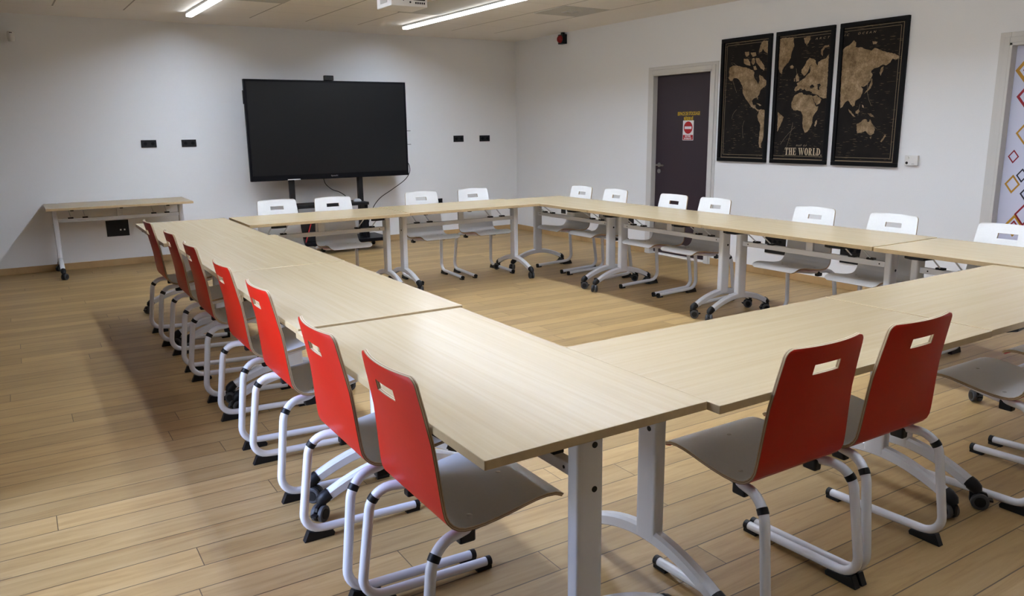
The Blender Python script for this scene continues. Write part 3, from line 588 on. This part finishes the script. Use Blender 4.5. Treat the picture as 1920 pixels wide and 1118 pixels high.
cable('screen_cable', [(-1.972, -0.475, 1.06), (-1.945, -0.475, 1.02), (-1.94, -0.47, 0.93), (-2.0, -0.44, 0.83), (-2.16, -0.38, 0.71), (-2.32, -0.34, 0.60), (-2.42, -0.31, 0.45), (-2.48, -0.30, 0.25), (-2.52, -0.31, 0.161)], 'black cable sagging from the right corner of the big screen')
cable('screen_cable', [(-3.08, -0.46, 0.895), (-3.06, -0.46, 0.83), (-2.98, -0.45, 0.76), (-2.88, -0.44, 0.72), (-2.80, -0.44, 0.66), (-2.78, -0.44, 0.606)], 'thin black cable hanging under middle of the big screen')
t = thing('computer_mouse', 'small grey computer mouse on the black stand shelf', 'mouse', (-2.70, -0.55, 0.601))
G().lathe([(0.050, 0), (0.052, 0.010), (0.045, 0.024), (0.028, 0.034), (0.006, 0.037)], 'logo_grey', 20, Matrix.Diagonal((1, 0.65, 1, 1))).build('mouse_body', t, smooth=True)
t = thing('cable_reel', 'black cable reel with red parts on the stand base', 'cable reel', (-3.305, -0.56, 0.156), math.pi/2)
TR = Matrix.Translation((0, 0, 0.16)) @ Matrix.Rotation(math.pi/2, 4, 'Y')
G().lathe([(0.06, -0.05), (0.15, -0.05), (0.15, -0.044), (0.07, -0.044), (0.07, 0.044), (0.15, 0.044), (0.15, 0.05), (0.06, 0.05)], 'black_plastic', 28, TR).build('drum', t, smooth=True)
g = G()
for k in range(7): g.lathe([(0.115, -0.042+k*0.012), (0.128, -0.039+k*0.012), (0.131, -0.036+k*0.012), (0.128, -0.033+k*0.012), (0.115, -0.030+k*0.012)], 'cable_black', 28, TR)
g.build('wound_cable', t, smooth=True)
G().tube(fillet([(-0.075, 0.10, 0.004), (-0.075, 0.0, 0.30), (0.075, 0.0, 0.30), (0.075, 0.10, 0.004)], [0.03, 0.03], 5), 0.008, 'cable_red', 8).build('red_handle', t, smooth=True)

# ------------------------------------------------------------------ flip-top table
TLN = 1.392
def column_profile():
    out = []; a, b, e = 0.0235, 0.0435, 6.0
    for k in range(24):
        t = 2*math.pi*k/24; c, s = math.cos(t), math.sin(t)
        out.append((a*math.copysign(abs(c)**(2/e), c), b*math.copysign(abs(s)**(2/e), s)))
    return out
def make_caster(parent, x, y, ang):
    T = Matrix.Translation((x, y, 0)) @ Matrix.Rotation(ang, 4, 'Z')
    g = G(); r = 0.0325
    for s in (-1, 1):
        RX = T @ Matrix.Translation((0.014, s*0.0155, r+0.0005)) @ Matrix.Rotation(math.pi/2, 4, 'X')
        g.lathe([(r-0.003, -0.0085), (r, -0.006), (r, 0.006), (r-0.003, 0.0085)], 'wheel_grey', 20, RX)
        g.lathe([(r*0.62, -0.0105), (r*0.66, -0.008), (r*0.66, 0.008), (r*0.62, 0.0105)], 'black_plastic', 16, RX)
    g.lathe([(0.010, 0.055), (0.012, 0.064), (0.010, 0.088)], 'black_plastic', 12, T)
    v = [(-0.024, 0.032), (-0.026, 0.064), (0.004, 0.073), (0.034, 0.064), (0.039, 0.050), (0.015, 0.058), (-0.004, 0.032)]
    n = len(v); vs = [T @ Vector((p[0]+0.004, s, p[1])) for s in (-0.006, 0.006) for p in v]
    g.add(vs, [tuple(range(n)), tuple(range(n, 2*n))]+[(i, (i+1) % n, (i+1) % n+n, i+n) for i in range(n)], 'black_plastic')
    g.box(0.040, 0.060, -0.012, 0.012, 0.034, 0.042, 'black_plastic', T)
    g.build('caster', parent, smooth=True)
def make_table(levers):
    t = thing('folding_table', '', 'table')
    top = G(); h = TLN/2; z0, z1 = 0.715, 0.74
    v = [(-h, -.35, z0), (h, -.35, z0), (h, .35, z0), (-h, .35, z0), (-h, -.35, z1), (h, -.35, z1), (h, .35, z1), (-h, .35, z1)]
    top.add(v, [(4, 5, 6, 7)], 'beech_top'); top.add(v, [(0, 3, 2, 1)], 'beech_top'); top.add(v, [(0, 1, 5, 4), (1, 2, 6, 5), (2, 3, 7, 6), (3, 0, 4, 7)], 'beech_edge')
    me = top.build('table_top', t)
    bm = bmesh.new(); bm.from_mesh(me.data); bmesh.ops.remove_doubles(bm, verts=bm.verts, dist=1e-5); bm.to_mesh(me.data); bm.free()
    b = me.modifiers.new('bevel', 'BEVEL'); b.width = 0.0018; b.segments = 2; b.limit_method = 'ANGLE'
    for s in (-1, 1):
        X = s*0.613
        g = G(); g.prism([(X+p[0], p[1]) for p in column_profile()], 2, 0.165, 0.700, 'white_metal')
        # arched foot bar
        path = []
        for k in range(17):
            u = -1+2*k/16; path.append((u*0.300, 0.176-0.082*abs(u)**1.9))
        n = len(path); vs = []; fs = []
        for k, (y, z) in enumerate(path):
            y0_, z0_ = path[max(k-1, 0)]; y1_, z1_ = path[min(k+1, n-1)]; L = math.hypot(y1_-y0_, z1_-z0_); ny, nz = -(z1_-z0_)/L, (y1_-y0_)/L
            hh = 0.0235-0.004*abs(path[k][0])/0.3; ww = 0.021
            for a, b_ in ((-ww, -hh*0.8), (-ww*0.8, -hh), (ww*0.8, -hh), (ww, -hh*0.8), (ww, hh*0.6), (ww*0.55, hh), (-ww*0.55, hh), (-ww, hh*0.6)): vs.append((X+a, y+ny*b_, z+nz*b_))
        for k in range(n-1):
            for j in range(8): a, b_ = k*8+j, k*8+(j+1) % 8; fs.append((a, b_, b_+8, a+8))
        fs += [tuple(range(8))[::-1], tuple(range((n-1)*8, n*8))]
        g.add(vs, fs, 'white_metal'); leg = g.build('leg', t, smooth=True)
        for q in (-1, 1):
            g = G(); g.tube([(X, q*0.290, 0.100), (X, q*0.306, 0.092), (X, q*0.322, 0.080), (X, q*0.330, 0.066)], [0.0255, 0.0265, 0.024, 0.016], 'black_plastic', 12); g.build('leg_end_cap', leg, smooth=True)
            make_caster(leg, X, q*0.322, random.uniform(-2.6, 2.6))
        for z in (0.672, 0.548):
            G().lathe([(0.0085, 0), (0.0085, 0.0025)], 'black_plastic', 14, Matrix.Translation((X+s*0.0225, 0.012, z)) @ Matrix.Rotation(s*math.pi/2, 4, 'Y')).build('bolt_cap', leg)
        G().box(X-0.03, X+0.03, -0.09, 0.09, 0.700, 0.7145, 'black_plastic').build('pivot_plate', t, bevel=0.004)
    cb = G().box(-0.592, 0.592, -0.016, 0.016, 0.563, 0.599, 'white_metal').build('crossbar', t, bevel=0.003)
    for x in (-0.54, 0.54):
        G().lathe([(0.005, 0), (0.005, 0.001)], 'black_plastic', 10, Matrix.Translation((x, -0.0158, 0.581)) @ Matrix.Rotation(math.pi/2, 4, 'X')).build('screw_hole', cb)
    for x in (-0.47, -0.335, 0.335, 0.47): G().box(x-0.026, x+0.026, -0.018, 0.018, 0.597, 0.611, 'black_plastic').build('strut_foot', cb, bevel=0.004)
    for x in (-0.47, -0.335, 0.335, 0.47): G().tube([(x, -0.005, 0.606), (x+0.01, -0.16, 0.708)], 0.0045, 'white_metal', 8).build('strut', t, smooth=True)
    G().box(-0.58, 0.58, 0.17, 0.186, 0.698, 0.7145, 'white_metal').build('top_rail', t)
    for x in (-0.46, 0.0, 0.46): G().box(x-0.016, x+0.016, 0.160, 0.196, 0.690, 0.7145, 'black_plastic').build('rail_clip', t, bevel=0.003)
    G().box(-0.028, 0.028, -0.010, 0.010, 0.597, 0.7145, 'white_metal').build('centre_bracket', t)
    for x in (-0.44, 0.42):
        g = G(); g.prism([(x-0.08, -0.315), (x-0.03, -0.335), (x+0.045, -0.325), (x+0.06, -0.22), (x+0.02, -0.12), (x-0.02, -0.12), (x-0.015, -0.25)], 2, 0.694, 0.713, 'black_plastic')
        g.build('tilt_lever', t, bevel=0.004)
    return t
TG = 'beech flip-top tables of the ring'
T0 = make_table(True)
tables = [                             # x, y, rotation, label   (local -y, the lever side, is where the rotation puts it)
    (-5.090, -7.662, -math.pi/2, 'beech folding table nearest the camera, at the near end of the left row'),
    (-5.078, -6.262, -math.pi/2, 'beech folding table second from the near end of the left row'),
    (-5.075, -4.864, -math.pi/2, 'beech folding table third from the near end of the left row'),
    (-5.118, -3.464, -math.pi/2, 'beech folding table at the far end of the left row, near the side table'),
    (-4.033, -3.110, 0.0, 'beech folding table in the back row in front of the big screen'),
    (-2.637, -3.104, math.pi, 'beech folding table in the back row nearest the room corner'),
    (-1.590, -3.5025, -math.pi/2, 'beech folding table of the right row nearest the room corner'),
    (-1.590, -4.9025, -math.pi/2, 'beech folding table of the right row opposite the plum door'),
    (-1.590, -6.3025, -math.pi/2, 'beech folding table of the right row below the right map panel'),
    (-1.590, -7.7025, -math.pi/2, 'beech folding table of the right row furthest from the room corner'),
    (-4.036, -8.047, math.pi, 'beech folding table in the front row, behind the two red chairs'),
    (-2.640, -8.045, 0.0, 'beech folding table at the right end of the front row'),
]
for k, ((x, y, rz, lab), sz) in enumerate(zip(tables, (.991, 1, 1.002, 1, .999, 1.004, 1, 1, 1.001, .998, .986, .988))):
    o = T0 if k == 0 else copy_tree(T0)
    o.location = (x, y, 0); o.rotation_euler = (0, 0, rz); o.scale = (1, 1, sz); o['label'] = lab; o['group'] = TG
o = copy_tree(T0); o.location = (-5.338, -0.375, 0); o.rotation_euler = (0, 0, math.pi); o['label'] = 'beech folding table standing alone against the back wall at left'
if 'group' in o: del o['group']

# ------------------------------------------------------------------ chair
PROF = [(.231, .424), (.226, .434), (.214, .443), (.195, .450), (.165, .4535), (.13, .452), (.09, .4465), (.045, .439), (.0, .432), (-.04, .4275), (-.075, .4265), (-.10, .4285), (-.12, .435), (-.136, .446), (-.148, .460), (-.1565, .478), (-.1625, .50),
        (-.169, .53), (-.178, .575), (-.188, .625), (-.199, .68), (-.210, .735), (-.2135, .753), (-.2165, .768), (-.2205, .786), (-.2235, .800), (-.226, .812), (-.2285, .824), (-.2305, .834), (-.2325, .843), (-.234, .850), (-.2352, .855), (-.236, .8585)]
SPLIT, HOLE = 14, (23, 25)
def shell_rows():
    arc = [0.0]
    for i in range(1, len(PROF)): arc.append(arc[-1]+math.dist(PROF[i], PROF[i-1]))
    S = arc[-1]; us = [-1, -.985, -.95, -.88, -.75, -.6, -.45, -.33, -.165, 0, .165, .33, .45, .6, .75, .88, .95, .985, 1]
    rows = []
    for i, (y, z) in enumerate(PROF):
        a = arc[i]
        if z < .5 and y > -.15: w = .198+.006*min(1, a/.2)
        else: w = .204-(.204-.172)*max(0, (z-.46)/.40)
        for d, r in ((a, .03), (S-a, .024)):
            if d < r: w = w-r+math.sqrt(max(0, r*r-(r-d)**2))
        k = 0 if y > -.15 else min(1, max(0, (z-.47)/.2))
        p0, p1 = PROF[max(i-1, 0)], PROF[min(i+1, len(PROF)-1)]; L = math.dist(p0, p1); ty, tz = (p1[0]-p0[0])/L, (p1[1]-p0[1])/L
        # normal pointing to the sitter
        ny, nz = tz, -ty
        rows.append(([(u*w, y+k*.020*u*u, z) for u in us], (ny, nz)))
    return us, rows
def make_chair():
    t = thing('stacking_chair', '', 'chair')
    us, rows = shell_rows(); NU = len(us); TH = 0.0055
    seat = back = None
    for nm, i0, i1 in (('seat', 0, SPLIT), ('backrest', SPLIT, len(PROF)-1)):
        g = G(); inn, out = {}, {}; cells = set()
        iv, ov = [], []
        for i in range(i0, i1+1):
            pts, (ny, nz) = rows[i]
            for j, p in enumerate(pts):
                inn[i, j] = len(iv); iv.append((p[0], p[1]+ny*TH, p[2]+nz*TH)); out[i, j] = len(ov); ov.append((p[0], p[1]-ny*TH, p[2]-nz*TH))
        for i in range(i0, i1):
            for j in range(NU-1):
                if HOLE[0] <= i < HOLE[1] and abs((us[j]+us[j+1])/2) < .33: continue
                cells.add((i, j))
        g.add(iv, [(inn[i, j], inn[i, j+1], inn[i+1, j+1], inn[i+1, j]) for i, j in cells], 'laminate_grey')
        g.add(ov, [(out[i, j], out[i+1, j], out[i+1, j+1], out[i, j+1]) for i, j in cells], 'red_laminate')
        edges = []
        for i, j in cells:
            for (a, b, nb) in (((i, j), (i, j+1), (i-1, j)), ((i+1, j), (i+1, j+1), (i+1, j)), ((i, j), (i+1, j), (i, j-1)), ((i, j+1), (i+1, j+1), (i, j+1))):
                if nb in cells: continue
                if (nm == 'seat' and nb[0] == SPLIT) or (nm == 'backrest' and nb[0] == SPLIT-1): continue
                edges.append((a, b))
        for a, b in edges:
            A, B, A2, B2 = (Vector(iv[inn[a]]), Vector(iv[inn[b]]), Vector(ov[out[a]]), Vector(ov[out[b]]))
            for k, mt in enumerate(('ply_light', 'ply_dark', 'ply_light', 'ply_dark')):
                s0, s1 = k/4, (k+1)/4
                g.add([A.lerp(A2, s0), B.lerp(B2, s0), B.lerp(B2, s1), A.lerp(A2, s1)], [(0, 1, 2, 3)], mt)
        # weld, so the shading runs smoothly
        o = g.build(nm, t)
        bm = bmesh.new(); bm.from_mesh(o.data); bmesh.ops.remove_doubles(bm, verts=bm.verts, dist=2e-5); bmesh.ops.recalc_face_normals(bm, faces=bm.faces); bm.to_mesh(o.data); bm.free()
        o.data.polygons.foreach_set('use_smooth', [True]*len(o.data.polygons)); o.data.set_sharp_from_angle(angle=math.radians(35))
        if nm == 'seat': seat = o
    for x, y, z in ((-.145, -.055, .4325), (.145, -.055, .4325), (0, .125, .4568)):
        G().lathe([(.008, 0), (.0075, .0016), (.003, .0024)], 'brushed_metal', 12, Matrix.Translation((x, y, z)) @ Matrix.Rotation(-.10, 4, 'X')).build('screw', seat, smooth=True)
    for s in (-1, 1):
        path = fillet([(s*.115, .150, .430), (s*.150, -.02, .408), (s*.205, -.199, .411), (s*.222, -.243, .040), (s*.222, .215, .0235)], [.10, .080, .070], 8)
        fr = G().tube(path, .0155, 'white_metal', 14).build('frame_tube', t, smooth=True)
        # joint ring just below the upper bend
        def on_path(q): k = int(q); return path[k].lerp(path[k+1], q-k)
        G().tube([on_path(10+q) for q in (4.7, 5.2, 5.7, 6.0)], .0172, 'black_plastic', 14).build('joint_ring', fr, smooth=True)
        e = Vector((s*.222, .215, .0235)); G().tube([e-Vector((0, .012, -.0004)), e+Vector((0, .005, 0))], .0170, 'black_plastic', 14).build('end_cap', fr, smooth=True)
        g = G(); g.prism([(.220, .0), (.165, .0), (.165, .010), (.220, .012)], 0, s*.222-.012, s*.222+.012, 'black_plastic'); g.build('end_pad', fr)
        g = G(); x0, x1 = s*.222-.0135, s*.222+.0135
        g.prism([(-.242, .0005), (-.224, .040), (-.205, .033), (-.132, .022), (-.126, .012), (-.130, .0005)], 0, x0, x1, 'black_plastic'); g.build('rubber_foot', fr, bevel=.002)
        g = G(); g.box(s*.165-.016, s*.165+.016, -.105, -.055, .372, .412, 'black_plastic', None); g.build('table_rest', fr, bevel=.006)
    G().tube([(-.135, .07, .424), (.135, .07, .424)], .011, 'white_metal', 12).build('cross_tube', t, smooth=True)
    return t
CH = make_chair()
W_, R_ = 'white-fronted chairs tucked under the far sides of the ring', 'red-backed chairs on the near sides of the ring'
def chair(k, axis, along, cap, label, group, rz=0.0):
    o = CH if k == 0 else copy_tree(CH)
    if axis == '+x': loc, a = (cap-.22, along), -math.pi/2
    elif axis == '-y': loc, a = (along, cap+.22), math.pi
    elif axis == '-x': loc, a = (cap+.22, along), math.pi/2
    else: loc, a = (along, cap-.22), 0.0
    o.location = (*loc, 0); o.rotation_euler = (0, 0, a+rz); o['label'] = label; o['group'] = group
CHAIRS = [
    ('+x', -7.91, -5.042, 'dull red chair nearest the camera in the left row', R_),
    ('+x', -7.40, -5.066, 'bright red chair second from the camera in the left row', R_),
    ('+x', -6.61, -5.045, 'bright red chair third from the camera in the left row', R_),
    ('+x', -5.97, -5.045, 'bright red chair fourth from the camera in the left row, midway along it', R_),
    ('+x', -5.19, -5.045, 'dark red chair third from the far end of the left row', R_),
    ('+x', -4.52, -5.045, 'dark red chair second from the far end of the left row', R_),
    ('+x', -3.79, -5.068, 'dark red chair at the far end of the left row', R_),
    ('-y', -4.28, -3.090, 'white-fronted chair below the left end of the big screen', W_),
    ('-y', -3.77, -3.130, 'white-fronted chair in front of the black stand shelf, below the screen middle', W_),
    ('-y', -2.84, -3.090, 'white-fronted chair in the back row just right of the big screen', W_),
    ('-y', -2.245, -3.085, 'white-fronted chair in the back row nearest the room corner', W_),
    ('-x', -3.15, -1.628, 'white-fronted chair of the right row nearest the room corner', W_),
    ('-x', -3.71, -1.628, 'white-fronted chair of the right row just left of the plum door frame', W_),
    ('-x', -4.53, -1.630, 'white-fronted chair in front of the plum door, at its left side', W_),
    ('-x', -5.035, -1.630, 'white-fronted chair overlapping the right edge of the plum door', W_),
    ('-x', -6.03, -1.628, 'white-fronted chair below the gap between middle and right map panels', W_),
    ('-x', -6.66, -1.628, 'white-fronted chair below the thermostat', W_),
    ('-x', -7.40, -1.628, 'white-fronted chair before the diamond-patterned door at the right edge', W_),
    ('+y', -4.346, -7.997, 'large red chair at the front row, left one of the pair', R_),
    ('+y', -3.866, -7.997, 'large red chair at the front row, right one of the pair', R_),
    ('+y', -2.940, -8.072, 'chair cut by the right edge, grey seat shown, right of the red pair', R_),
    ('+y', -2.335, -8.072, 'chair at the right edge of which only the seat lip and floor tube show', R_),
]
for k, (ax, al, cp, lab, gr) in enumerate(CHAIRS): chair(k, ax, al, cp, lab, gr)
